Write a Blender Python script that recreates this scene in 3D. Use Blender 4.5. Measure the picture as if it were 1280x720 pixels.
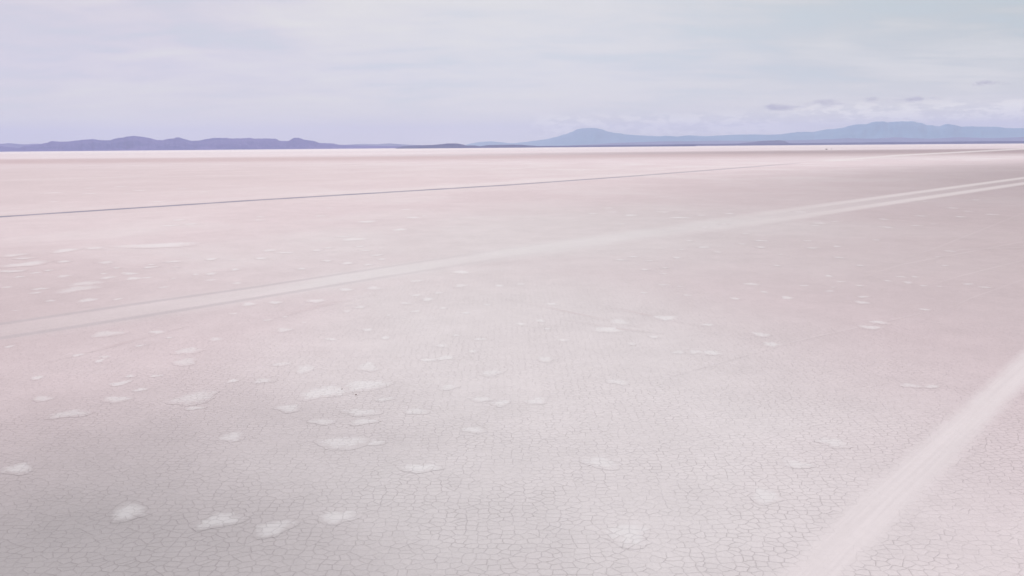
import bpy, bmesh, math, random
from mathutils import Vector, Matrix, noise as mnoise

for o in list(bpy.data.objects):
    bpy.data.objects.remove(o, do_unlink=True)
S = bpy.context.scene
C = bpy.context.collection
R = math.radians
random.seed(11)

# ------------------------------------------------------------------ camera
CAM_H, FOC, W0, H0 = 28.0, 914.0, 1280.0, 720.0      # drone about 28 m above the salt
PITCH, ROLL = R(10.97), R(0.47)
cam_data = bpy.data.cameras.new("camera")
cam_data.sensor_width = 36.0
cam_data.lens = 36.0 * FOC / W0
cam_data.clip_start = 0.5
cam_data.clip_end = 400000
cam = bpy.data.objects.new("camera", cam_data)
C.objects.link(cam)
CAM_ROT = Matrix.Rotation(R(90) - PITCH, 3, 'X') @ Matrix.Rotation(-ROLL, 3, 'Z')
cam.location = (0, 0, CAM_H)
cam.rotation_euler = CAM_ROT.to_euler()
S.camera = cam

# ------------------------------------------------------------------ sky
SUN_EL, SUN_AZ = R(36), R(-14)        # azimuth measured from +Y towards +X
world = bpy.data.worlds.new("World")
S.world = world
world.use_nodes = True
wn, wl = world.node_tree.nodes, world.node_tree.links
wn.clear()


def N(nodes, t, **kw):
    n = nodes.new(t)
    for k, v in kw.items():
        setattr(n, k, v)
    return n


def setin(links, sock, v):
    if isinstance(v, bpy.types.NodeSocket):
        links.new(v, sock)
    else:
        sock.default_value = v


class G:
    """small helper that writes shader node maths"""
    def __init__(s, tree):
        s.n, s.l = tree.nodes, tree.links

    def math(s, op, a, b=0.0, c=0.0, clamp=False):
        n = N(s.n, 'ShaderNodeMath', operation=op, use_clamp=clamp)
        setin(s.l, n.inputs[0], a)
        setin(s.l, n.inputs[1], b)
        setin(s.l, n.inputs[2], c)
        return n.outputs[0]

    def ramp(s, v, a, b, lo=0.0, hi=1.0):
        n = N(s.n, 'ShaderNodeMapRange', interpolation_type='SMOOTHSTEP')
        setin(s.l, n.inputs[0], v)
        for i, k in enumerate((a, b, lo, hi)):
            setin(s.l, n.inputs[i + 1], k)
        return n.outputs[0]

    def mix(s, f, a, b, mode='MIX'):
        n = N(s.n, 'ShaderNodeMix', data_type='RGBA', blend_type=mode)
        setin(s.l, n.inputs[0], f)
        for sock, v in ((n.inputs[6], a), (n.inputs[7], b)):
            if isinstance(v, (tuple, list)) and len(v) == 3:
                v = (*v, 1)
            setin(s.l, sock, v)
        return n.outputs[2]

    def noise(s, vec, scale, detail=3.0, rough=0.5, dist=0.0, col=False):
        n = N(s.n, 'ShaderNodeTexNoise')
        s.l.new(vec, n.inputs['Vector'])
        n.inputs['Scale'].default_value = scale
        n.inputs['Detail'].default_value = detail
        n.inputs['Roughness'].default_value = rough
        n.inputs['Distortion'].default_value = dist
        return n.outputs['Color' if col else 'Fac']

    def sep(s, vec):
        n = N(s.n, 'ShaderNodeSeparateXYZ')
        s.l.new(vec, n.inputs[0])
        return n.outputs

    def comb(s, x, y, z=0.0):
        n = N(s.n, 'ShaderNodeCombineXYZ')
        for i, k in enumerate((x, y, z)):
            setin(s.l, n.inputs[i], k)
        return n.outputs[0]

    def vmath(s, op, a, b):
        n = N(s.n, 'ShaderNodeVectorMath', operation=op)
        setin(s.l, n.inputs[0], a)
        setin(s.l, n.inputs[1], b)
        return n.outputs[0]


g = G(world.node_tree)
sky = N(wn, 'ShaderNodeTexSky', sky_type='NISHITA')
sky.sun_disc = False
sky.sun_elevation = SUN_EL
sky.sun_rotation = SUN_AZ
sky.altitude = 3650
sky.air_density = 1.0
sky.dust_density = 1.5
sky.ozone_density = 1.0
tc = N(wn, 'ShaderNodeTexCoord')
d = tc.outputs['Generated']
dx, dy, dz = g.sep(d)
el = g.math('MAXIMUM', dz, 0.0)
# high veil of cloud, laid out on a plane overhead so that it thins to long streaks at the horizon
pz = g.math('ADD', el, 0.12)
plane = g.comb(g.math('DIVIDE', dx, pz), g.math('DIVIDE', dy, pz), 0.0)
n1 = g.noise(plane, 0.55, 5, 0.55, 0.6)
n2 = g.noise(g.vmath('MULTIPLY', plane, (0.8, 1.7, 1)), 1.7, 6, 0.55, 0.4)
lr = g.ramp(dx, -0.45, 0.35)
veil_l = (6.6, 6.05, 6.85)
veil_m = (7.0, 6.95, 7.1)
veil_r = (4.9, 5.4, 5.3)
veil = g.mix(g.ramp(dx, -0.5, 0.02), veil_l, veil_m)
veil = g.mix(g.ramp(dx, 0.05, 0.62), veil, veil_r)
tex = g.math('ADD', g.math('MULTIPLY', n1, 0.6), g.math('MULTIPLY', n2, 0.4))
veil = g.mix(g.math('MULTIPLY', g.ramp(tex, 0.40, 0.68), 0.75), veil, (8.0, 7.8, 7.2))
veil = g.mix(g.math('MULTIPLY', g.ramp(tex, 0.52, 0.35), 0.5), veil, (5.3, 6.3, 6.5))
veil = g.mix(g.ramp(dz, 0.10, 0.0, 0.0, 0.75), veil, (9.2, 8.5, 6.2))
# brighter cloud higher up, out of the frame, round the hidden sun
veil = g.mix(g.ramp(dz, 0.25, 0.8), veil, (9.6, 9.2, 9.0))
# low cumulus banks standing over the far volcanoes
az = g.math('ARCTAN2', dx, dy)
elev = g.math('ARCSINE', dz)
low = g.comb(g.math('MULTIPLY', az, 1.0), g.math('MULTIPLY', elev, 2.6), 0.0)
pn = g.noise(low, 30, 7, 0.66, 0.2)
pn2 = g.noise(low, 75, 5, 0.6, 0.2)
pf = g.math('ADD', g.math('MULTIPLY', pn, 0.7), g.math('MULTIPLY', pn2, 0.3))


def band(az0, az1, e0, e1, soft=0.03):
    a = g.math('MULTIPLY', g.ramp(az, az0 - soft, az0 + soft), g.ramp(az, az1 + soft, az1 - soft))
    b = g.math('MULTIPLY', g.ramp(elev, e0 - 0.006, e0 + 0.004), g.ramp(elev, e1 + 0.010, e1 - 0.006))
    return g.math('MULTIPLY', a, b)


b1 = band(0.03, 0.36, 0.014, 0.036)
b2 = band(0.36, 0.62, 0.026, 0.044)
bb = g.math('MAXIMUM', b1, b2)
puff = g.math('MULTIPLY', g.ramp(pf, 0.46, 0.54), bb)
veil = g.mix(g.math('MULTIPLY', puff, 0.6), veil, (12.5, 11.8, 9.6))
under = g.math('MULTIPLY', g.ramp(pf, 0.44, 0.36), bb)
veil = g.mix(g.math('MULTIPLY', under, 0.30), veil, (6.0, 5.8, 5.2))
final = g.mix(0.95, sky.outputs[0], veil)
bg = N(wn, 'ShaderNodeBackground')
bg.inputs['Strength'].default_value = 0.10
wl.new(final, bg.inputs['Color'])
wo = N(wn, 'ShaderNodeOutputWorld')
wl.new(bg.outputs[0], wo.inputs['Surface'])

# ------------------------------------------------------------------ sun (behind thin cloud)
sd = bpy.data.lights.new("sun", 'SUN')
sd.energy = 2.2
sd.angle = R(10)
sd.color = (1.0, 0.96, 0.92)
sun = bpy.data.objects.new("sun", sd)
C.objects.link(sun)
sdir = Vector((math.sin(SUN_AZ) * math.cos(SUN_EL), math.cos(SUN_AZ) * math.cos(SUN_EL), math.sin(SUN_EL)))
sun.rotation_euler = sdir.to_track_quat('Z', 'Y').to_euler()
sun.location = (0, 0, 500)

S.view_settings.view_transform = 'Standard'
S.view_settings.look = 'None'
S.view_settings.gamma = 1
S.view_settings.use_curve_mapping = False
S.view_settings.exposure = 0.10

# ------------------------------------------------------------------ helpers
def ray(px, py):
    v = Vector(((px - W0 / 2) / FOC, -(py - H0 / 2) / FOC, -1.0))
    return (CAM_ROT @ v).normalized()


def at(px, py, z=0.0):
    """the point of the salt flat seen at that place of the photograph"""
    v = ray(px, py)
    t = (z - CAM_H) / v.z
    return Vector((v.x * t, v.y * t, z))


def mat(name):
    m = bpy.data.materials.new(name)
    m.use_nodes = True
    m.node_tree.nodes.clear()
    return m, G(m.node_tree)


def link_bm(name, bm, m, parent=None, smooth=False):
    me = bpy.data.meshes.new(name)
    bm.to_mesh(me)
    bm.free()
    if smooth:
        for p in me.polygons:
            p.use_smooth = True
    o = bpy.data.objects.new(name, me)
    C.objects.link(o)
    if m:
        me.materials.append(m)
    if parent:
        o.parent = parent
    return o


def tag(o, label=None, cat=None, group=None, kind=None):
    if label: o['label'] = label
    if cat: o['category'] = cat
    if group: o['group'] = group
    if kind: o['kind'] = kind


def principled(gg, color, rough=0.85, spec=0.2, normal=None):
    p = N(gg.n, 'ShaderNodeBsdfPrincipled')
    if isinstance(color, (tuple, list)) and len(color) == 3:
        color = (*color, 1)
    setin(gg.l, p.inputs['Base Color'], color)
    setin(gg.l, p.inputs['Roughness'], rough)
    p.inputs['Specular IOR Level'].default_value = spec
    if normal: gg.l.new(normal, p.inputs['Normal'])
    return p


def out(gg, surf=None, vol=None):
    o = N(gg.n, 'ShaderNodeOutputMaterial')
    if surf: gg.l.new(surf, o.inputs['Surface'])
    if vol: gg.l.new(vol, o.inputs['Volume'])


def plates(gg):
    """polygonal salt plates: (distance to the crack, random value per plate, xy)"""
    geo = N(gg.n, 'ShaderNodeNewGeometry')
    pos = geo.outputs['Position']
    wob = gg.noise(pos, 0.9, 3, 0.6, col=True)
    wob = gg.vmath('MULTIPLY', gg.vmath('SUBTRACT', wob, (0.5, 0.5, 0.5)), (0.48, 0.48, 0.0))
    x, y, z = gg.sep(gg.vmath('ADD', pos, wob))
    p = gg.comb(gg.math('MULTIPLY', x, 0.72), y, 0.0)
    ve = N(gg.n, 'ShaderNodeTexVoronoi', feature='DISTANCE_TO_EDGE', voronoi_dimensions='2D')
    vc = N(gg.n, 'ShaderNodeTexVoronoi', feature='F1', voronoi_dimensions='2D')
    for v in (ve, vc):
        gg.l.new(p, v.inputs['Vector'])
        v.inputs['Scale'].default_value = 1.58
        v.inputs['Randomness'].default_value = 0.78
    rnd = gg.sep(vc.outputs['Color'])[0]
    return ve.outputs['Distance'], rnd, pos


# ------------------------------------------------------------------ salt flat
def ellipse(gg, px, py, cx, cy, rx, ry, ang, lo=1.0, hi=0.0):
    """soft-edged area given by its centre, half axes (m) and heading on the ground"""
    ca, sa = math.cos(ang), math.sin(ang)
    dx_ = gg.math('SUBTRACT', px, cx)
    dy_ = gg.math('SUBTRACT', py, cy)
    u = gg.math('ADD', gg.math('MULTIPLY', dx_, ca / rx), gg.math('MULTIPLY', dy_, sa / rx))
    v = gg.math('ADD', gg.math('MULTIPLY', dx_, -sa / ry), gg.math('MULTIPLY', dy_, ca / ry))
    q = gg.math('SQRT', gg.math('ADD', gg.math('MULTIPLY', u, u), gg.math('MULTIPLY', v, v)))
    return gg.ramp(q, lo, hi)


def salt_surface(gg):
    """colour and relief of the cracked salt at any place of the flat, shared by all that lies in it"""
    edge, rnd, pos = plates(gg)
    px_, py_, _ = gg.sep(pos)
    flat = gg.comb(px_, py_, 0.0)
    big = gg.noise(flat, 0.0016, 4, 0.55, 0.4)
    mid = gg.noise(flat, 0.013, 4, 0.55, 0.5)
    sml = gg.noise(flat, 0.11, 4, 0.6)
    fine = gg.noise(flat, 5.0, 4, 0.65)
    wx = gg.math('ADD', px_, gg.math('MULTIPLY', gg.math('SUBTRACT', mid, 0.5), 30))
    wy = gg.math('ADD', py_, gg.math('MULTIPLY', gg.math('SUBTRACT', mid, 0.5), 60))
    # mineral tint: pinkish against grey white
    pink, grey = (0.635, 0.547, 0.578), (0.66, 0.645, 0.66)
    tint = gg.math('ADD', gg.math('MULTIPLY', mid, 0.55), gg.math('MULTIPLY', big, 0.45))
    greyzone = ellipse(gg, wx, wy, 4, 95, 42, 100, R(4), 1.45, 0.25)
    greyfar = ellipse(gg, wx, wy, 25, 240, 100, 150, R(-30), 1.3, 0.1)
    f = gg.math('ADD', gg.math('MULTIPLY', gg.ramp(tint, 0.44, 0.62), 0.6), gg.math('MAXIMUM', greyzone, greyfar), clamp=True)
    col = gg.mix(gg.math('MULTIPLY', f, 0.85), pink, grey)
    # darker salt, damp in places; the near-left corner darkening is painted in
    corner_vignette = ellipse(gg, wx, wy, -44, 26, 62, 62, 0.0, 1.25, 0.0)            # near left: vignette darkening painted into the salt colour
    col = gg.mix(gg.math('MULTIPLY', corner_vignette, 0.90), col, (0.258, 0.266, 0.275))
    z6 = ellipse(gg, wx, wy, -115, 120, 60, 110, R(30), 1.3, 0.1)
    col = gg.mix(gg.math('MULTIPLY', z6, 0.55), col, (0.47, 0.385, 0.405))
    z2 = ellipse(gg, wx, wy, 560, 620, 340, 900, R(-48), 1.2, 0.2)      # right, beyond the double track
    col = gg.mix(gg.math('MULTIPLY', z2, 0.90), col, (0.36, 0.305, 0.325))
    z3 = ellipse(gg, wx, wy, 2000, 2500, 2900, 1100, R(0), 1.1, 0.3)     # wet belt far out on the right
    col = gg.mix(gg.math('MULTIPLY', z3, 0.85), col, (0.33, 0.262, 0.28))
    z5 = ellipse(gg, wx, wy, -1200, 1950, 2900, 700, R(0), 1.1, 0.2)    # pinker belt far out on the left
    col = gg.mix(gg.math('MULTIPLY', z5, 0.85), col, (0.48, 0.365, 0.38))
    z4 = ellipse(gg, wx, wy, 155, 200, 75, 170, R(-35), 1.3, 0.1)
    col = gg.mix(gg.math('MULTIPLY', z4, 0.6), col, (0.45, 0.385, 0.40))
    z7 = ellipse(gg, wx, wy, -620, 760, 900, 760, 0.0, 1.25, 0.3)      # pinker salt, left middle distance
    col = gg.mix(gg.math('MULTIPLY', z7, 0.80), col, (0.545, 0.455, 0.475))
    # dry white crust towards the shore
    col = gg.mix(gg.math('MULTIPLY', gg.ramp(py_, 4500, 8500), 0.8), col, (0.74, 0.66, 0.66))
    # small changes of tone
    tone = gg.ramp(gg.math('ADD', gg.math('MULTIPLY', sml, 0.5), gg.math('MULTIPLY', mid, 0.5)), 0.32, 0.68, 0.95, 1.04)
    col = gg.mix(1.0, col, gg.comb(tone, tone, tone), 'MULTIPLY')
    pl = gg.ramp(rnd, 0, 1, 0.985, 1.015)
    col = gg.mix(1.0, col, gg.comb(pl, pl, pl), 'MULTIPLY')
    fn = gg.ramp(fine, 0.25, 0.75, 0.94, 1.04)
    col = gg.mix(1.0, col, gg.comb(fn, fn, fn), 'MULTIPLY')
    # cracks: thin open joints, stronger in some places than in others
    var = gg.math('ADD', gg.math('MULTIPLY', gg.noise(flat, 0.6, 3, 0.6), 0.55), gg.math('MULTIPLY', gg.noise(flat, 0.07, 3, 0.6), 0.45))
    wid = gg.ramp(var, 0.36, 0.64, 0.022, 0.050)
    crack = gg.ramp(edge, wid, gg.math('MULTIPLY', wid, 0.25))
    cs = gg.ramp(var, 0.36, 0.60, 0.12, 0.36)
    plain = col
    crk = gg.math('MULTIPLY', crack, cs)
    col = gg.mix(crk, col, (0.20, 0.17, 0.18))
    hgt = gg.math('SUBTRACT', gg.math('MULTIPLY', gg.ramp(edge, 0.115, 0.02), 0.026), gg.math('MULTIPLY', crack, 0.030))
    hgt = gg.math('MULTIPLY', hgt, gg.ramp(var, 0.34, 0.60, 0.35, 1.0))
    hgt = gg.math('ADD', hgt, gg.math('MULTIPLY', fine, 0.010))
    hgt = gg.math('ADD', hgt, gg.math('MULTIPLY', rnd, 0.006))
    return dict(col=col, plain=plain, crk=crk, hgt=hgt, edge=edge, rnd=rnd, pos=pos, flat=flat)


def salt_bsdf(gg, col, hgt, rough=0.88):
    bump = N(gg.n, 'ShaderNodeBump')
    bump.inputs['Strength'].default_value = 0.68
    bump.inputs['Distance'].default_value = 1.0
    gg.l.new(hgt, bump.inputs['Height'])
    out(gg, principled(gg, col, rough, 0.15, bump.outputs[0]).outputs[0])


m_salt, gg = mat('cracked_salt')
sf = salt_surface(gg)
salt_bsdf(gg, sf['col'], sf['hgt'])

bm = bmesh.new()
ys = [-6000, -600, -60, 0, 60, 150, 400, 1000, 2500, 6000, 15000, 35000, 72000]
xs = [-72000, -30000, -10000, -3000, -800, -200, 0, 200, 800, 3000, 10000, 30000, 72000]
vv = [[bm.verts.new((x, y, 0)) for x in xs] for y in ys]
for j in range(len(ys) - 1):
    for i in range(len(xs) - 1):
        bm.faces.new((vv[j][i], vv[j][i + 1], vv[j + 1][i + 1], vv[j + 1][i]))
ground = link_bm('salt_flat', bm, m_salt)
tag(ground, kind='structure')

# ------------------------------------------------------------------ roads and wheel tracks
def track_mat(name, color, strength, soft=0.25, patchy=0.25, nscale=0.25, twin=False):
    """packed or scuffed salt: runs out into the cracked salt at its edges"""
    m, q = mat(name)
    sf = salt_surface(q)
    uv = N(q.n, 'ShaderNodeUVMap')
    u, v, _ = q.sep(uv.outputs[0])
    n_ = q.noise(sf['flat'], nscale, 4, 0.6)
    n3 = q.noise(sf['flat'], 1.4, 4, 0.65)
    e = q.math('MINIMUM', u, q.math('SUBTRACT', 1.0, u))
    e = q.math('ADD', e, q.math('MULTIPLY', q.math('SUBTRACT', n3, 0.5), soft * 0.9))
    e = q.math('ADD', e, q.math('MULTIPLY', q.math('SUBTRACT', n_, 0.5), soft * 0.5))
    a = q.ramp(e, 0.0, soft)
    a = q.math('MULTIPLY', a, q.ramp(u, 0.0, 0.03))
    a = q.math('MULTIPLY', a, q.ramp(u, 1.0, 0.97))
    a = q.math('MULTIPLY', a, q.ramp(n_, 0.25, 0.6, 1 - patchy, 1.0))
    vcol = N(q.n, 'ShaderNodeVertexColor', layer_name='fade')
    a = q.math('MULTIPLY', a, q.math('MULTIPLY', q.sep(vcol.outputs[0])[0], strength))
    cc = q.mix(q.ramp(n3, 0.3, 0.7), color, tuple(k * 0.965 for k in color))
    # many wheels have passed: streaks that run along the track
    streak = q.noise(q.comb(q.math('MULTIPLY', u, 16.0), q.math('MULTIPLY', v, 5.0), 0.0), 1.0, 4, 0.6)
    sk = q.ramp(streak, 0.30, 0.70, 0.965, 1.03)
    cc = q.mix(1.0, cc, q.comb(sk, sk, sk), 'MULTIPLY')
    a = q.math('MULTIPLY', a, q.ramp(streak, 0.2, 0.5, 0.85, 1.0))
    base = q.mix(a, sf['col'], cc)
    if twin:       # two wheel ruts: damp on the near stretch, polished pale far out
        for c0, c1, w in ((0.215, 0.20, 0.050), (0.735, 0.80, 0.055)):
            cen = q.ramp(v, 0.3, 1.0, c0, c1)
            dist = q.math('ABSOLUTE', q.math('SUBTRACT', u, cen))
            dist = q.math('ADD', dist, q.math('MULTIPLY', q.math('SUBTRACT', n3, 0.5), 0.02))
            r1 = q.math('MULTIPLY', q.ramp(dist, w * 1.6, w * 0.3), q.ramp(v, 0.58, 0.25))
            base = q.mix(q.math('MULTIPLY', r1, 0.50), base, (0.40, 0.365, 0.395))
            r2 = q.math('MULTIPLY', q.ramp(dist, 0.20, 0.05), q.ramp(v, 0.60, 0.85))
            base = q.mix(q.math('MULTIPLY', r2, 0.55), base, (0.655, 0.62, 0.63))
    h = q.math('ADD', q.math('MULTIPLY', sf['hgt'], q.math('SUBTRACT', 1.0, a)), q.math('MULTIPLY', n3, 0.012))
    salt_bsdf(q, base, h)
    return m


LAYER = 0


def ribbon(name, A, B, _, m, fades=None, steps=14):
    """strip of ground between two edge lines (corner points of both edges lie on the salt)"""
    global LAYER
    LAYER += 1
    z = (0.003 if A[0][1] > 330 or A[-1][1] > 330 else 0.012) + 0.0006 * LAYER
    pa = [at(*q) for q in A]
    pb = [at(*q) for q in B]
    fades = fades or [1.0] * len(A)
    bm = bmesh.new()
    uvl = bm.loops.layers.uv.new('uv')
    cl = bm.loops.layers.color.new('fade')
    rows = []
    for k in range(len(pa) - 1):
        for s in range(steps + (1 if k == len(pa) - 2 else 0)):
            t = s / steps
            a = pa[k].lerp(pa[k + 1], t)
            b = pb[k].lerp(pb[k + 1], t)
            rows.append(([bm.verts.new((*(a.lerp(b, c)).xy, z)) for c in (0, .25, .5, .75, 1)],
                         (k + t) / (len(pa) - 1), fades[k] * (1 - t) + fades[k + 1] * t))
    for (r0, v0, f0), (r1, v1, f1) in zip(rows, rows[1:]):
        for i in range(4):
            f = bm.faces.new((r0[i], r0[i + 1], r1[i + 1], r1[i]))
            for lp, (uu, vv_, ff) in zip(f.loops, ((i / 4, v0, f0), ((i + 1) / 4, v0, f0), ((i + 1) / 4, v1, f1), (i / 4, v1, f1))):
                lp[uvl].uv = (uu, vv_)
                lp[cl] = (ff, ff, ff, 1)
    bmesh.ops.recalc_face_normals(bm, faces=bm.faces)
    o = link_bm(name, bm, m)
    tag(o, kind='structure')
    return o


def off(line, d0, d1=None):
    d1 = d0 if d1 is None else d1
    n = len(line) - 1
    return [(x, y + d0 + (d1 - d0) * i / n) for i, (x, y) in enumerate(line)]


m_road = track_mat('packed_salt', (0.625, 0.58, 0.60), 0.90, 0.36, 0.15)
m_band = track_mat('swept_salt', (0.625, 0.59, 0.605), 0.6, 0.30, 0.3, 0.08)
m_twin = track_mat('rutted_salt', (0.625, 0.622, 0.636), 0.38, 0.42, 0.25, 0.03, twin=True)
m_rut = track_mat('damp_rut', (0.40, 0.375, 0.40), 0.5, 0.45, 0.3)
m_dark = track_mat('wet_rut', (0.20, 0.20, 0.27), 0.92, 0.35, 0.25, 0.05)
m_pale = track_mat('pale_rut', (0.68, 0.64, 0.65), 0.80, 0.40, 0.3, 0.02)
m_faint = track_mat('faint_tyre_mark', (0.68, 0.63, 0.65), 0.28, 0.45, 0.6, 0.06)
m_dim = track_mat('faint_damp_mark', (0.45, 0.36, 0.375), 0.4, 0.45, 0.7, 0.06)

# broad packed road, near right
ribbon('dirt_road', [(1420, 305), (1285, 424), (1180, 518), (1058, 620), (972, 700), (905, 762)],
       [(1480, 322), (1330, 442), (1258, 520), (1168, 620), (1094, 700), (1030, 770)], 0.004, m_road)
ribbon('tyre_track', [(1330, 560), (1280, 618), (1180, 735)], [(1375, 575), (1330, 630), (1255, 745)], 0.004, m_band, [.7, .6, .4])
# double track across the middle
U = [(-60, 412), (0, 405), (160, 381), (320, 359), (480, 334.5), (640, 310), (800, 287), (960, 265.5), (1120, 244), (1280, 222.5), (1420, 204.5)]
L = [(-60, 433), (0, 423), (160, 399), (320, 372.5), (480, 346), (640, 321.5), (800, 298.5), (960, 277.5), (1120, 253), (1280, 229.5), (1420, 209.5)]
ribbon('dirt_road', off(U, -7, -1.6), off(L, 11, 1.6), 0.004, m_twin, [.6, .65, .75, .9, 1, 1, 1, .85, .65, .35, .3])
# dark road line far out
D = [(-60, 274.8), (0, 271), (320, 250.2), (640, 231), (800, 219.5), (960, 207), (1055, 199.3)]
ribbon('dirt_road', off(D, -8, -3), off(D, -1, -.2), 0.006, m_faint, [.8, .8, .9, 1, 1, 1, .8])
ribbon('dirt_road', off(D, -1.3, -.62), off(D, 1.3, .62), 0.012, m_dark, [1, 1, 1, .95, .85, .7, .1])
P = [(1000, 204.0), (1030, 201.6), (1060, 199.6), (1120, 194.4), (1280, 186.2), (1400, 181.3)]
ribbon('tyre_track', off(P, -2.0, -1.0), off(P, 2.0, 1.1), 0.02, m_pale, [0, .6, .9, 1, 1, 1])
F = [(-40, 226.5), (150, 221.5), (330, 218.8), (640, 208.5)]
ribbon('tyre_track', off(F, -.8), off(F, .8), 0.02, m_faint, [.7, .9, 1, 0])
# sweeping faint tyre marks, right
for (a, b, c, w) in (((1020, 362), (1130, 330), (1290, 300), 1.1), ((1110, 372), (1200, 345), (1300, 320), 1.0),
                     ((1165, 326), (1200, 312), (1290, 309), .9), ((1060, 345), (1170, 310), (1290, 262), .8),
                     ((1150, 402), (1215, 372), (1300, 342), 1.2), ((840, 470), (1000, 425), (1150, 392), 1.2)):
    ribbon('tyre_track', off([a, b, c], -w), off([a, b, c], w), 0.016, m_faint, [0, .9, .7])
# reddish damp scuffs, centre
for (a, b, c, w) in (((630, 372), (720, 392), (800, 408), 1.6), ((745, 379), (800, 392), (880, 407), 1.8),
                     ((700, 398), (780, 412), (830, 416), 1.3), ((60, 452), (150, 430), (240, 405), 1.6),
                     ((330, 400), (390, 385), (470, 366), 2.0)):
    ribbon('tyre_track', off([a, b, c], -w), off([a, b, c], w), 0.018, m_dim, [0, 1, 0])

# ------------------------------------------------------------------ white crust patches
def patch_mat(name, strength):
    m, q = mat(name)
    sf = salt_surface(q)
    uv = N(q.n, 'ShaderNodeUVMap')
    r = q.sep(uv.outputs[0])[0]
    n_ = q.noise(sf['pos'], 1.1, 5, 0.65)
    k = q.math('ADD', r, q.math('MULTIPLY', q.math('SUBTRACT', sf['rnd'], 0.5), 0.30))
    k = q.math('ADD', k, q.math('MULTIPLY', q.math('SUBTRACT', n_, 0.5), 1.15))
    a = q.ramp(k, 1.0, 0.30)
    a = q.math('MULTIPLY', a, q.ramp(r, 1.0, 0.82))
    a = q.math('MULTIPLY', a, strength)
    c = q.mix(a, sf['plain'], q.mix(n_, (0.66, 0.67, 0.70), (0.74, 0.74, 0.75)))
    c = q.mix(q.math('MULTIPLY', sf['crk'], q.math('SUBTRACT', 1.0, q.math('MULTIPLY', a, 0.7))), c, (0.20, 0.17, 0.18))
    salt_bsdf(q, c, q.math('ADD', sf['hgt'], q.math('MULTIPLY', n_, 0.01)))
    return m


m_patch = [patch_mat('salt_crust', 0.33), patch_mat('thin_salt_crust', 0.30), patch_mat('thick_salt_crust', 0.42)]


def salt_patch(px, py, w, h=None, style=0, tilt=0.0):
    c = at(px, py)
    rx = (at(px + w / 2, py) - at(px - w / 2, py)).length / 2
    if h:
        ry = (at(px, py - h / 2) - at(px, py + h / 2)).length / 2
    else:
        ry = rx * random.uniform(0.7, 1.25)
    rx *= 1.22
    ry *= 1.22
    bm = bmesh.new()
    uvl = bm.loops.layers.uv.new('uv')
    n = 26
    ph = [random.uniform(0, 6.3) for _ in range(4)]
    def outline(a):
        return 1 + .17 * math.sin(2 * a + ph[0]) + .13 * math.sin(3 * a + ph[1]) + .06 * math.sin(5 * a + ph[2]) + .04 * math.sin(8 * a + ph[3])
    ct = bm.verts.new((0, 0, 0.004))
    rings = []
    for rr, z in ((.3, .0037), (.6, .0028), (.85, .0014), (1.0, 0)):
        ring = []
        for i in range(n):
            a = 2 * math.pi * i / n
            q = outline(a) * rr
            ring.append(bm.verts.new((math.cos(a) * rx * q, math.sin(a) * ry * q, z)))
        rings.append((rr, ring))
    def setuv(f, rs):
        for lp, v in zip(f.loops, rs):
            lp[uvl].uv = (v, 0)
    for i in range(n):
        j = (i + 1) % n
        f = bm.faces.new((ct, rings[0][1][i], rings[0][1][j]))
        setuv(f, (0, rings[0][0], rings[0][0]))
        for (r0, a0), (r1, a1) in zip(rings, rings[1:]):
            f = bm.faces.new((a0[i], a1[i], a1[j], a0[j]))
            setuv(f, (r0, r1, r1, r0))
    zlift = 0.010 + random.uniform(0, 0.004) + (0.012 if py < 340 else 0)
    o = link_bm('salt_patch', bm, m_patch[style], smooth=True)
    o.location = (c.x, c.y, zlift)
    o.rotation_euler.z = tilt
    return o


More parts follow.
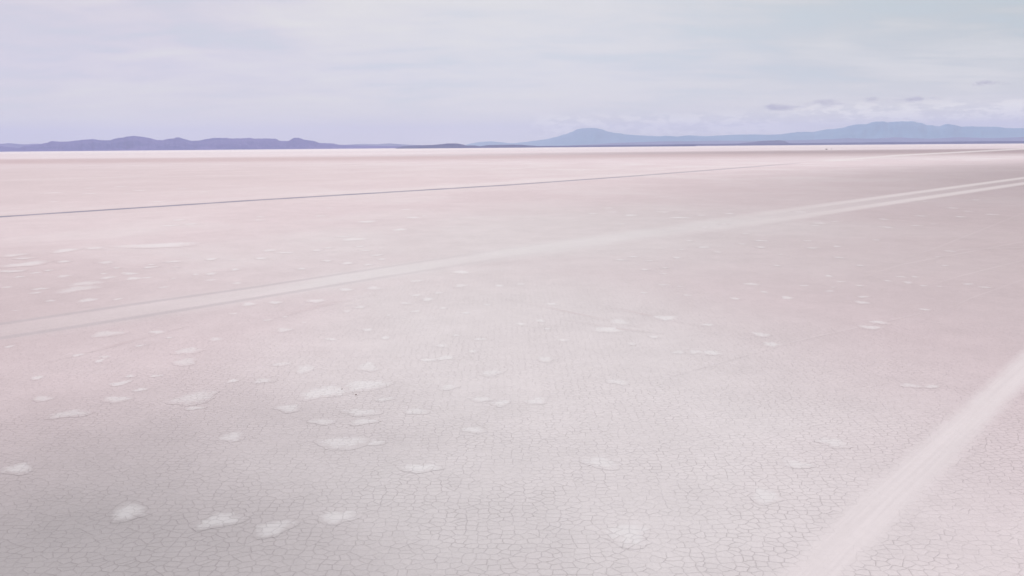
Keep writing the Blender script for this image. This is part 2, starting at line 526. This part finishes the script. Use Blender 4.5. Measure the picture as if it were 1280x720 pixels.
NEAR = [  # place, size, style, label
    (22, 586, 34, 11, 0, 'round white salt patch at the left edge of the cracked flat'),
    (161, 640, 44, 17, 0, 'white salt patch on grey cracked salt, leftmost of the four nearest the viewer'),
    (276, 650, 46, 19, 0, 'white salt patch in the near row, second of four from the left'),
    (342, 660, 40, 20, 0, 'squarish white salt patch in the near row, lowest and third of four from the left'),
    (423, 646, 42, 17, 0, 'white salt patch in the near row, rightmost of four'),
    (526, 585, 42, 11, 2, 'bright oval salt patch standing alone right of the near row of four'),
    (592, 537, 26, 8, 0, 'small white salt patch alone right of the large centre-left cluster'),
    (430, 553, 54, 17, 0, 'wide double-lobed white salt patch, lowest of the large centre-left cluster'),
    (470, 553, 18, 8, 0, 'small white salt patch touching the right end of the double-lobed patch'),
    (403, 527, 28, 7, 1, 'faint thin salt patch left of centre in the large cluster'),
    (455, 527, 32, 7, 0, 'thin white salt patch just above the double-lobed patch'),
    (452, 515, 42, 9, 0, 'wide flat white salt patch in the middle of the large cluster'),
    (405, 490, 50, 16, 2, 'large white salt patch on the left of the two dark stones'),
    (456, 481, 46, 16, 2, 'largest brightest salt patch, just above and right of the two dark stones'),
    (460, 459, 26, 9, 1, 'faint salt patch directly above the largest brightest one'),
    (382, 461, 24, 9, 0, 'small white salt patch up and left of the large cluster'),
    (352, 455, 20, 5, 0, 'flat small salt patch far up and left of the large cluster'),
    (361, 510, 26, 10, 0, 'pale round salt patch on the left flank of the large cluster'),
    (329, 476, 22, 6, 1, 'thin faint salt patch left of the large cluster'),
    (480, 499, 20, 5, 1, 'thin faint salt streak right of the two dark stones'),
    (520, 514, 25, 8, 0, 'oval white salt patch alone to the right of the large cluster'),
    (561, 484, 22, 6, 0, 'small white salt patch up and left of a neighbouring pair'),
    (602, 499, 22, 7, 0, 'left salt patch of a close pair near the middle'),
    (626, 504, 22, 7, 2, 'right brighter salt patch of a close pair near the middle'),
    (614, 466, 25, 8, 0, 'slanted white salt patch above the close pair near the middle'),
    (243, 497, 50, 14, 1, 'wide soft salt patch on the left half with a thin streak below it'),
    (244, 510, 20, 4, 0, 'thin white salt streak just below the wide soft patch on the left'),
    (146, 499, 28, 8, 0, 'ragged white salt patch left of the wide soft patch'),
    (54, 498, 24, 6, 1, 'thin salt patch close to the left edge'),
    (87, 517, 40, 10, 1, 'slanting faint salt patch near the left edge with a brighter tip'),
    (290, 546, 32, 9, 1, 'faint salt patch midway between the near row and the wide soft patch'),
    (671, 501, 27, 7, 0, 'white salt patch just right of the close pair near the middle'),
    (772, 477, 24, 7, 0, 'lone oval salt patch right of the middle'),
    (751, 578, 38, 14, 1, 'mottled salt patch on pinkish cracks, near and right of the middle'),
    (784, 667, 58, 24, 1, 'barely visible broad salt patch at the bottom right of the middle'),
    (957, 620, 36, 16, 1, 'ragged salt patch on the pink flat left of the broad smooth road'),
    (996, 580, 34, 9, 1, 'long thin salt patch up and left of the broad smooth road'),
    (1043, 553, 40, 10, 1, 'speckled salt patch left of the broad smooth road'),
    (760, 412, 40, 6, 2, 'bright two-streak salt patch right of the middle near reddish scuffs'),
    (832, 397, 34, 5, 2, 'long bright salt patch at the right end of the reddish scuffs'),
    (890, 441, 26, 5, 2, 'rightmost and brightest of three salt patches in a short row'),
    (868, 440, 20, 4, 0, 'middle one of three salt patches in a short row'),
    (848, 440, 16, 4, 1, 'leftmost and faintest of three salt patches in a short row'),
    (951, 418, 24, 5, 2, 'bright flat salt patch, upper one of a pair right of the short row'),
    (964, 430, 23, 5, 2, 'bright flat salt patch, lower one of a pair right of the short row'),
    (1099, 403, 22, 4, 2, 'upper one of two overlapping bright salt streaks on the right'),
    (1088, 409, 24, 5, 2, 'lower one of two overlapping bright salt streaks on the right'),
    (1138, 482, 20, 5, 1, 'left one of two faint salt patches above the broad smooth road'),
    (1164, 483, 18, 4, 0, 'right one of two salt patches above the broad smooth road'),
    (200, 306.5, 80, 6, 2, 'longest bright salt streak, between the dark road line and the double track'),
    (98, 361, 38, 8, 0, 'broad white salt patch on the left just above the double track'),
    (134, 417, 32, 8, 0, 'white salt patch on the left just below the double track'),
    (232, 452, 28, 8, 1, 'soft salt patch on the left, lower one of a stacked pair'),
    (236, 438, 26, 9, 0, 'brighter salt patch on the left, upper one of a stacked pair'),
]
for (x, y, w, h, st, lab) in NEAR:
    salt_patch(x, y, w, h, st)['label'] = lab
near_objs = [o for o in C.objects if o.name.startswith('salt_patch')]
for o in near_objs:
    tag(o, None, 'salt patch', 'white salt patches scattered over the cracked flat')

GROUPS = [
    ('above double track', 'salt streaks left between dark line and double track',
     '82,313,28 18,319,26 30,323,20 33,330,40 13,339,30 45,341,10 61,338,12 80,327,16 132,328,18 80,345,18 24,346,14 146,335,10 155,341,9 189,331,10 '
     '188,334,14 163,342,20 167,348,20 184,347,12 135,347,16 130,342,10 217,327,16 220,334,10 264,324,14 291,325,8 294,337,12 264,342,14 263,350,12 '
     '296,354,12 217,348,6 245,343,8 108,354,30 110,375,24 63,376,12 118,310,22 212,282,20 205,359,12 20,388,8 8,359,12 50,361,16 45,366,12 147,374,10 '
     '224,275,16 239,280,14 429,296,16 443,299,26 500,287,20 450,308,14 457,313,14 396,313,14 410,310,10 337,313,18 355,316,18 326,323,14 409,326,12 '
     '434,329,16 471,319,14 477,324,12 476,310,8 377,336,12 460,331,10 459,277,28 516,272,20 507,262,14 412,260,12 435,268,9 401,270,14 325,271,12 324,275,14 531,270,10'),
    ('beyond dark road line', 'salt streaks beyond the dark road line',
     '66,241,20 175,238,16 160,242,14 152,233,16 112,235,16 112,242,14 229,236,16 255,240,12 197,252,14 67,252,14'),
    ('above double track', 'salt streaks right between dark line and double track',
     '741,267,12 760,260,14 766,265,12 789,269,20 776,280,14 829,265,16 850,272,24 877,269,14'),
    ('lying on double track', 'salt streaks on the double track',
     '904,280,14 881,284,12 912,267,12 1001,265,18'),
    ('below double track', 'small salt patches below the double track',
     '196,415,20 270,424,16 212,422,8 311,380,20 292,392,10 97,444,14 130,446,14 175,432,10 12,433,10 344,378,16 432,362,18 467,360,18 521,351,18 395,376,20 '
     '380,403,8 356,396,8 355,412,22 434,389,10 450,384,16 535,374,16 520,389,10 520,369,12 576,357,16 549,366,12 554,385,10 485,394,9 482,422,12 552,432,16 '
     '591,439,12 460,412,14 414,424,14 624,357,12 577,340,20 507,379,14 582,391,10 609,381,10 600,424,14 570,419,10 335,400,10 461,455,14 535,450,16 557,447,18 '
     '46,472,18 125,451,12 150,479,18 163,470,12 176,487,16 194,470,14 291,476,14 '
     '682,449,22 774,402,26 884,406,14 817,421,12 790,430,12 704,425,14 675,401,14 651,405,12 689,380,14 940,355,16 919,373,14 955,365,12 859,369,10 830,356,14 '
     '850,358,10 805,366,10 651,355,10 684,411,8 776,325,14 792,321,12 806,337,12 830,342,10 831,335,8 880,309,14 852,312,8 862,301,10 897,315,12 846,322,12 '
     '927,305,10 951,309,14 952,301,16 932,292,9 812,326,9 1024,279,16 1019,282,12 1044,277,8 1104,274,14 1107,284,16 1152,270,14 1191,260,16 1209,264,14 '
     '1240,268,16 1201,271,14 1156,252,8 1220,250,10 1095,300,12 1010,301,10 1016,310,14 1049,322,12 1075,332,12 1046,308,10 971,332,10 975,318,8 1036,345,10 '
     '1051,352,10 1074,357,12 1041,359,8 1037,364,12 1079,371,14 1077,378,16 984,372,16 1005,357,12 1127,346,10 1144,346,10 1135,353,14 1110,351,10 1154,357,10 '
     '1174,358,10 1210,355,14 1231,359,16 1156,387,14 1172,321,9 1187,314,14 1181,332,9 1167,280,10 1145,282,14'),
]
ORD = ['first', 'second', 'third', 'fourth', 'fifth', 'sixth', 'seventh', 'eighth', 'ninth', 'tenth', 'eleventh', 'twelfth', 'thirteenth', 'fourteenth', 'fifteenth',
       'sixteenth', 'seventeenth', 'eighteenth', 'nineteenth', 'twentieth']
SIDE = ['far left', 'left', 'left of middle', 'middle', 'right of middle', 'right', 'far right']
for where, grp, txt in GROUPS:
    rows = [tuple(map(float, tok.split(','))) for tok in txt.split()]
    ymid = [min(q_[1] for q_ in rows), max(q_[1] for q_ in rows)]
    cells = {}
    for x, y, w in rows:
        k = int(min(6, x // 183))
        b_ = 0 if len(rows) < 20 else int(min(2, (y - ymid[0]) / (ymid[1] - ymid[0] + .01) * 3))
        cells.setdefault((k, b_), []).append((x, y, w))
    for (k, b_), members in cells.items():
        for i, (x, y, w) in enumerate(sorted(members)):
            st = random.choice((0, 2, 2))
            o = salt_patch(x, y, w * 1.02, None, st)
            size = 'wide' if w >= 18 else 'tiny' if w <= 10 else 'small'
            band_ = '' if len(rows) < 20 else (' of upper row', ' of middle row', ' of lower row')[b_]
            tag(o, '%s salt patch, %s from left%s, %s, %s' % (size, ORD[i], band_, SIDE[k], where), 'salt patch', grp)

# ------------------------------------------------------------------ stones on the salt
m_stone, q = mat('dark_stone')
geo = N(q.n, 'ShaderNodeNewGeometry')
out(q, principled(q, q.mix(q.noise(geo.outputs['Position'], 22, 4), (0.13, 0.08, 0.08), (0.22, 0.15, 0.14)), 0.9).outputs[0])


def stone(px, py, size, lab):
    c = at(px, py)
    bm = bmesh.new()
    bmesh.ops.create_icosphere(bm, subdivisions=3, radius=1)
    for v in bm.verts:
        k = 1 + 0.35 * mnoise.noise(v.co * 1.6 + Vector((px, py, 0)))
        v.co = Vector((v.co.x * size * k * 1.3, v.co.y * size * k, max(v.co.z, -0.3) * size * k * 0.6))
    o = link_bm('stone', bm, m_stone, smooth=False)
    o.location = (c.x, c.y, size * 0.15)
    tag(o, lab, 'stone', 'dark stones lying on the salt')


stone(427.5, 486.5, 0.08, 'tiny dark stone left of the other one, between two white salt patches')
stone(445, 493.5, 0.09, 'tiny reddish dark stone, right and nearer one of the two by the bright salt patch')

# ------------------------------------------------------------------ far vehicles
def simple_mat(name, c, rough=0.5, spec=0.4, metal=0.0):
    m, q = mat(name)
    geo = N(q.n, 'ShaderNodeNewGeometry')
    nn = q.noise(geo.outputs['Position'], 3.0, 4)
    p_ = principled(q, q.mix(nn, c, tuple(k * 0.8 for k in c)), rough, spec)
    p_.inputs['Metallic'].default_value = metal
    out(q, p_.outputs[0])
    return m


m_body = simple_mat('dusty_dark_paint', (0.07, 0.055, 0.055))
m_body2 = simple_mat('dusty_grey_paint', (0.30, 0.27, 0.27))
m_box = simple_mat('tarpaulin', (0.11, 0.09, 0.09), 0.8)
m_tyre = simple_mat('rubber', (0.03, 0.03, 0.03), 0.85)
m_rim = simple_mat('steel', (0.4, 0.4, 0.4), 0.4, 0.5, 0.8)
m_glass = simple_mat('dark_glass', (0.03, 0.035, 0.04), 0.08, 0.6)
m_lamp = simple_mat('lamp_lens', (0.7, 0.7, 0.65), 0.2)


def prism(bm, prof, y0, y1, bev=0.04):
    a = [bm.verts.new((x, y0, z)) for x, z in prof]
    b = [bm.verts.new((x, y1, z)) for x, z in prof]
    n = len(prof)
    fs = [bm.faces.new(a[::-1]), bm.faces.new(b)]
    for i in range(n):
        fs.append(bm.faces.new((a[i], a[(i + 1) % n], b[(i + 1) % n], b[i])))
    bmesh.ops.recalc_face_normals(bm, faces=bm.faces)
    if bev:
        bmesh.ops.bevel(bm, geom=list({e for f in fs for e in f.edges}), offset=bev, segments=2, affect='EDGES')


def wheel(root, x, y, r, w):
    bm = bmesh.new()
    prof = [(r * .55, -w / 2), (r * .92, -w / 2), (r, -w * .35), (r, w * .35), (r * .92, w / 2), (r * .55, w / 2)]
    n = 28
    vs = [[bm.verts.new((math.cos(t * 2 * math.pi / n) * p_[0], p_[1], math.sin(t * 2 * math.pi / n) * p_[0])) for p_ in prof] for t in range(n)]
    for t in range(n):
        for k in range(len(prof)):
            a, b = vs[t], vs[(t + 1) % n]
            bm.faces.new((a[k], a[(k + 1) % 6], b[(k + 1) % 6], b[k]))
    bmesh.ops.recalc_face_normals(bm, faces=bm.faces)
    wh = link_bm('wheel', bm, m_tyre, root, True)
    wh.location = (x, y, r)
    bm = bmesh.new()
    bmesh.ops.create_cone(bm, cap_ends=True, segments=20, radius1=r * .54, radius2=r * .5, depth=w * .8, matrix=Matrix.Rotation(R(90), 4, 'X'))
    link_bm('rim', bm, m_rim, wh)


def part(root, name, prof, y0, y1, m, bev=0.04):
    bm = bmesh.new()
    prism(bm, prof, y0, y1, bev)
    return link_bm(name, bm, m, root)


def truck(loc, rz):
    root = bpy.data.objects.new('truck', None)
    C.objects.link(root)
    root.location = loc
    root.rotation_euler.z = rz
    part(root, 'chassis', [(-4.2, .75), (4.1, .75), (4.1, 1.05), (-4.2, 1.05)], -.55, .55, m_tyre)
    part(root, 'cab', [(2.0, .8), (4.3, .8), (4.35, 1.75), (3.95, 2.75), (2.0, 2.85)], -1.15, 1.15, m_body, .08)
    part(root, 'windscreen', [(4.33, 1.82), (4.36, 1.82), (4.0, 2.66), (3.97, 2.66)], -1.0, 1.0, m_glass, 0)
    for s in (-1, 1):
        part(root, 'side_window', [(2.9, 1.8), (4.0, 1.8), (3.75, 2.55), (2.9, 2.6)], s * 1.16 - .01, s * 1.16 + .01, m_glass, 0)
        part(root, 'headlight', [(4.34, 1.05), (4.38, 1.05), (4.38, 1.3), (4.34, 1.3)], s * .85 - .16, s * .85 + .16, m_lamp, 0)
        for x in (-3.0, -1.8, 3.1):
            wheel(root, x, s * 1.0, .5, .34)
    part(root, 'cargo_box', [(-4.3, 1.08), (1.85, 1.08), (1.85, 3.4), (1.4, 3.6), (-3.9, 3.6), (-4.3, 3.4)], -1.25, 1.25, m_box, .06)
    part(root, 'bumper', [(4.3, .6), (4.5, .6), (4.5, .95), (4.3, .95)], -1.1, 1.1, m_tyre)
    tag(root, 'tiny dark truck far out on the salt below the right-hand mountains', 'truck')


def offroader(loc, rz):
    root = bpy.data.objects.new('offroad_car', None)
    C.objects.link(root)
    root.location = loc
    root.rotation_euler.z = rz
    part(root, 'body', [(-2.3, .5), (2.3, .5), (2.35, 1.05), (1.2, 1.2), (.6, 1.8), (-2.2, 1.85), (-2.35, 1.1)], -.92, .92, m_body2, .07)
    part(root, 'windscreen', [(1.12, 1.26), (1.16, 1.26), (.66, 1.76), (.62, 1.76)], -.8, .8, m_glass, 0)
    for s in (-1, 1):
        part(root, 'side_window', [(-2.0, 1.25), (.9, 1.25), (.5, 1.7), (-2.0, 1.72)], s * .925 - .01, s * .925 + .01, m_glass, 0)
        part(root, 'headlight', [(2.33, .8), (2.37, .8), (2.37, 1.0), (2.33, 1.0)], s * .7 - .12, s * .7 + .12, m_lamp, 0)
        for x in (-1.4, 1.4):
            wheel(root, x, s * .85, .4, .26)
    part(root, 'roof_rack', [(-1.9, 1.9), (.4, 1.9), (.4, 2.05), (-1.9, 2.05)], -.7, .7, m_box, .03)
    tag(root, 'tiny pale vehicle just right of the dark truck far out on the salt', 'car')


truck(at(1033, 187.0), R(8))
offroader(at(1039.5, 186.6), R(12))

# ------------------------------------------------------------------ hills and volcanoes
def rock_mat(name, c1, c2, sc):
    m, q = mat(name)
    geo = N(q.n, 'ShaderNodeNewGeometry')
    pos = geo.outputs['Position']
    n_ = q.noise(pos, sc, 6, 0.6, 0.5)
    nz = q.sep(geo.outputs['Normal'])[2]
    c = q.mix(q.ramp(n_, 0.35, 0.65), c1, c2)
    out(q, principled(q, c, 0.95, 0.1).outputs[0])
    return m


m_near = rock_mat('haze_tinted_hill_rock', (0.055, 0.06, 0.25), (0.10, 0.09, 0.30), 0.0011)  # violet blue of the distance haze is painted into these hill colours
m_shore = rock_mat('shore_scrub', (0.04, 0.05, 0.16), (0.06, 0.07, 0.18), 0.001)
m_far = rock_mat('haze_tinted_volcano_rock', (0.06, 0.21, 0.33), (0.10, 0.26, 0.37), 0.0004)  # rock colour carries painted haze blue on top of the haze volume
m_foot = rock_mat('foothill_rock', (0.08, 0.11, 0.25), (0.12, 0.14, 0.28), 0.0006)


def ridge(name, crest, dist, depth, m, seed=0, rough=1.0, nrow=26, step=1.3):
    """a real range: crest heights follow the skyline seen from the camera, slopes run out in front of and behind it"""
    x0, x1 = crest[0][0], crest[-1][0]
    n = int((x1 - x0) / step) + 1
    cols = []
    for i in range(n):
        px = x0 + (x1 - x0) * i / (n - 1)
        for (ax, ay), (bx, by) in zip(crest, crest[1:]):
            if ax <= px <= bx:
                t = (px - ax) / (bx - ax)
                t = t * t * (3 - 2 * t) * 0.5 + t * 0.5
                py = ay + (by - ay) * t
                break
        v = ray(px, py)
        hd = math.hypot(v.x, v.y)
        z = CAM_H + v.z / hd * dist
        az_ = math.atan2(v.x, v.y)
        z += rough * 0.035 * max(z, 30) * mnoise.fractal(Vector((px * 0.16, seed, 0)), 0.9, 2.2, 5)
        cols.append((az_, max(z, 1.0)))
    bm = bmesh.new()
    grid = []
    for j in range(nrow + 1):
        t = j / nrow * 2 - 1                      # -1 front foot, 0 crest, 1 back foot
        row = []
        for (az_, z) in cols:
            s = 1 - abs(t)
            prof = s ** 1.25
            k = mnoise.fractal(Vector((az_ * 60 * (40000 / dist), t * 2.2, seed + 3.3)), 0.8, 2.1, 5)
            gully = 0.45 * rough * k * s * (1 - s) * 4 * 0.5
            hz = z * max(0.0, prof + gully) if j not in (0, nrow) else -4.0
            if s > 0.999: hz = z
            hz = min(hz, z * (0.25 + 0.75 * s) + 1)
            dd = dist + t * depth * (1 + 0.15 * mnoise.noise(Vector((az_ * 30, seed, t))))
            row.append(bm.verts.new((math.sin(az_) * dd, math.cos(az_) * dd, hz)))
        grid.append(row)
    for j in range(nrow):
        for i in range(n - 1):
            bm.faces.new((grid[j][i], grid[j][i + 1], grid[j + 1][i + 1], grid[j + 1][i]))
    bmesh.ops.recalc_face_normals(bm, faces=bm.faces)
    o = link_bm(name, bm, m, smooth=True)
    tag(o, kind='structure')
    return o


# purple range on the left
ridge('hills', [(-90, 184), (-50, 181.5), (0, 182.5), (14, 184), (24, 184.8), (32, 182), (48, 180.5), (58, 178.5), (65, 176.3), (75, 177.2), (85, 176.8), (96, 175.6),
                (106, 174.4), (118, 174.1), (128, 175.4), (137, 175.3), (144, 173.2), (152, 172), (160, 170.6), (168, 169.9), (178, 170.8), (186, 172.4),
                (196, 174.8), (203, 175.2), (212, 173.4), (223, 171.7), (230, 173.6), (238, 175.8), (248, 175.8), (258, 173.8), (268, 172.5), (278, 172.2),
                (288, 173), (300, 173), (312, 172.3), (319, 173.4), (330, 173), (344, 173.3), (350, 176), (360, 176.2), (368, 172), (373, 172.3), (382, 175),
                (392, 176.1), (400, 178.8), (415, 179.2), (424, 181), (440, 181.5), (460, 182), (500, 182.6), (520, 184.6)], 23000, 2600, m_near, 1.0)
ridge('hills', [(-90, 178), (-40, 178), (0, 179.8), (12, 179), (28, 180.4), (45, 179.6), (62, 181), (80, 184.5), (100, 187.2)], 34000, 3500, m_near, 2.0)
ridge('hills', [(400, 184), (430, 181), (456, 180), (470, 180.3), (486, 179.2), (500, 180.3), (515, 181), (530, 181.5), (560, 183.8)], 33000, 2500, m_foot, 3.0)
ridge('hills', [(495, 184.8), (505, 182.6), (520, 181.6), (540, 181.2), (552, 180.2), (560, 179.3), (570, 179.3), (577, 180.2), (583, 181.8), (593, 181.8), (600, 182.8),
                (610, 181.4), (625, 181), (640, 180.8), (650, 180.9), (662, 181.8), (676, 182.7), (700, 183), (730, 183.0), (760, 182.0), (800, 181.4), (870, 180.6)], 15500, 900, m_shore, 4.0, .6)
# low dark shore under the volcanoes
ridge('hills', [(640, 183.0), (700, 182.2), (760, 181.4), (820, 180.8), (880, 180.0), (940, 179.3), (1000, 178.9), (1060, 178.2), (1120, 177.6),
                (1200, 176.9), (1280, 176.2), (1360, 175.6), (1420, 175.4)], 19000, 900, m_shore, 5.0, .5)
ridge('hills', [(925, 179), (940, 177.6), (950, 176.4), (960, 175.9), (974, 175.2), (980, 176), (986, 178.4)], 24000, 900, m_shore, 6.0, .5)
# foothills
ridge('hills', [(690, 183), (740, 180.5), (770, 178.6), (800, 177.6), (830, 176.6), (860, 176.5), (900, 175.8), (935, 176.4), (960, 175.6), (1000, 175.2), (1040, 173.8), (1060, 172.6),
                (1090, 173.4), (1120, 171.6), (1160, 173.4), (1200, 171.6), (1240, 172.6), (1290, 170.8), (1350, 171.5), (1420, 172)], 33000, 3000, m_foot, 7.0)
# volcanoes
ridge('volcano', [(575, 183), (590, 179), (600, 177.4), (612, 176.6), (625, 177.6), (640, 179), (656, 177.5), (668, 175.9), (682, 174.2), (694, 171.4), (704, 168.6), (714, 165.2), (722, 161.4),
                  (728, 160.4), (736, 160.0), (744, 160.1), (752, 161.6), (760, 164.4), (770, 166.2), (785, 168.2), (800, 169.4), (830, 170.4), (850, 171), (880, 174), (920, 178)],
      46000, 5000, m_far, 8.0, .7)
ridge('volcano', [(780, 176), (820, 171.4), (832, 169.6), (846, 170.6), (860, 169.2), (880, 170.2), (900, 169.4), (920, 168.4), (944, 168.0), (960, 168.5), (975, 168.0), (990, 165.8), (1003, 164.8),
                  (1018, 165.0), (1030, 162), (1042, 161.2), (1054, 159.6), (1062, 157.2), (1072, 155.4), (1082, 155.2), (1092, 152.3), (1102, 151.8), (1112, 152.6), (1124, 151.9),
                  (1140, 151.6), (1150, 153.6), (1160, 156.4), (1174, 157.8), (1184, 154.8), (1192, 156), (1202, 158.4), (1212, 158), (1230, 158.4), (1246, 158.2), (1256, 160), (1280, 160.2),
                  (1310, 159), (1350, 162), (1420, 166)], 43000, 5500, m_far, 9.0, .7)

# ------------------------------------------------------------------ air
m_haze, q = mat('haze_air')
pv = N(q.n, 'ShaderNodeVolumePrincipled')
pv.inputs['Color'].default_value = (0.615, 0.66, 0.90, 1)
pv.inputs['Density'].default_value = 2.6e-5
pv.inputs['Anisotropy'].default_value = 0.0
out(q, None, pv.outputs[0])
bm = bmesh.new()
bmesh.ops.create_cube(bm, size=1)
for v in bm.verts:
    v.co = Vector((v.co.x * 146000, 33000 + v.co.y * 80000, (v.co.z + .5) * 1905 - 5.0))
haze = link_bm('haze', bm, m_haze)
tag(haze, kind='stuff')
haze['label'] = 'thin blue air between the viewer and the far mountains'
haze['category'] = 'haze'

# ------------------------------------------------------------------ small flat clouds beyond the air
def cloud(px, py, wpx, hpx, lab, dens=1.0):
    D_ = 90000
    v = ray(px, py)
    hd = math.hypot(v.x, v.y)
    c = Vector((v.x / hd * D_, v.y / hd * D_, CAM_H + v.z / hd * D_))
    rx, rz = wpx / 2 / FOC * D_, hpx / 2 / FOC * D_
    m, q = mat('cloud_vapour')
    tcn = N(q.n, 'ShaderNodeTexCoord')
    p_ = tcn.outputs['Object']
    x, y, z = q.sep(p_)
    s2 = q.math('ADD', q.math('ADD', q.math('POWER', q.math('DIVIDE', x, rx), 2), q.math('POWER', q.math('DIVIDE', y, rx * .8), 2)), q.math('POWER', q.math('DIVIDE', z, rz), 2))
    mp = q.vmath('ADD', q.vmath('MULTIPLY', p_, (1 / 1800, 1 / 1800, 1 / 500)), (px, py, 0))
    nn = q.noise(mp, 1.0, 5, 0.6)
    k = q.math('SUBTRACT', q.math('ADD', 0.55, q.math('MULTIPLY', q.math('SUBTRACT', nn, 0.5), 3.2)), s2)
    dn = q.math('MULTIPLY', q.ramp(k, 0.0, 1.1), 0.0007 * dens)
    vp = N(q.n, 'ShaderNodeVolumePrincipled')
    vp.inputs['Color'].default_value = (0.45, 0.45, 0.52, 1)
    q.l.new(dn, vp.inputs['Density'])
    out(q, None, vp.outputs[0])
    bm = bmesh.new()
    bmesh.ops.create_icosphere(bm, subdivisions=4, radius=1)
    for w in bm.verts:
        k = 1.0 + 0.12 * mnoise.noise(w.co * 2.2 + Vector((px, 0, 0)))
        w.co = Vector((w.co.x * rx * k, w.co.y * rx * .8 * k, w.co.z * rz * k * (0.75 if w.co.z < 0 else 1.1)))
    o = link_bm('cloud', bm, m, smooth=True)
    o.location = c
    tag(o, lab, 'cloud', 'small grey clouds low over the right-hand mountains')


cloud(978, 134, 78, 11, 'long thin grey cloud, leftmost of the low grey clouds on the right', 1.1)
cloud(1028, 130, 62, 16, 'grey cloud with a humped pale top, second of the low clouds from the left')
cloud(1087, 125, 40, 10, 'small grey cloud between the humped one and the long dark one')
cloud(1140, 124, 66, 12, 'long dark flat cloud above the right-hand volcano', 1.5)
cloud(1177, 124, 10, 5, 'tiniest grey cloud scrap just right of the long dark flat one', .8)
cloud(1234, 104, 58, 9, 'thin grey cloud near the right edge, highest of the low clouds')

S.cycles.volume_bounces = 1
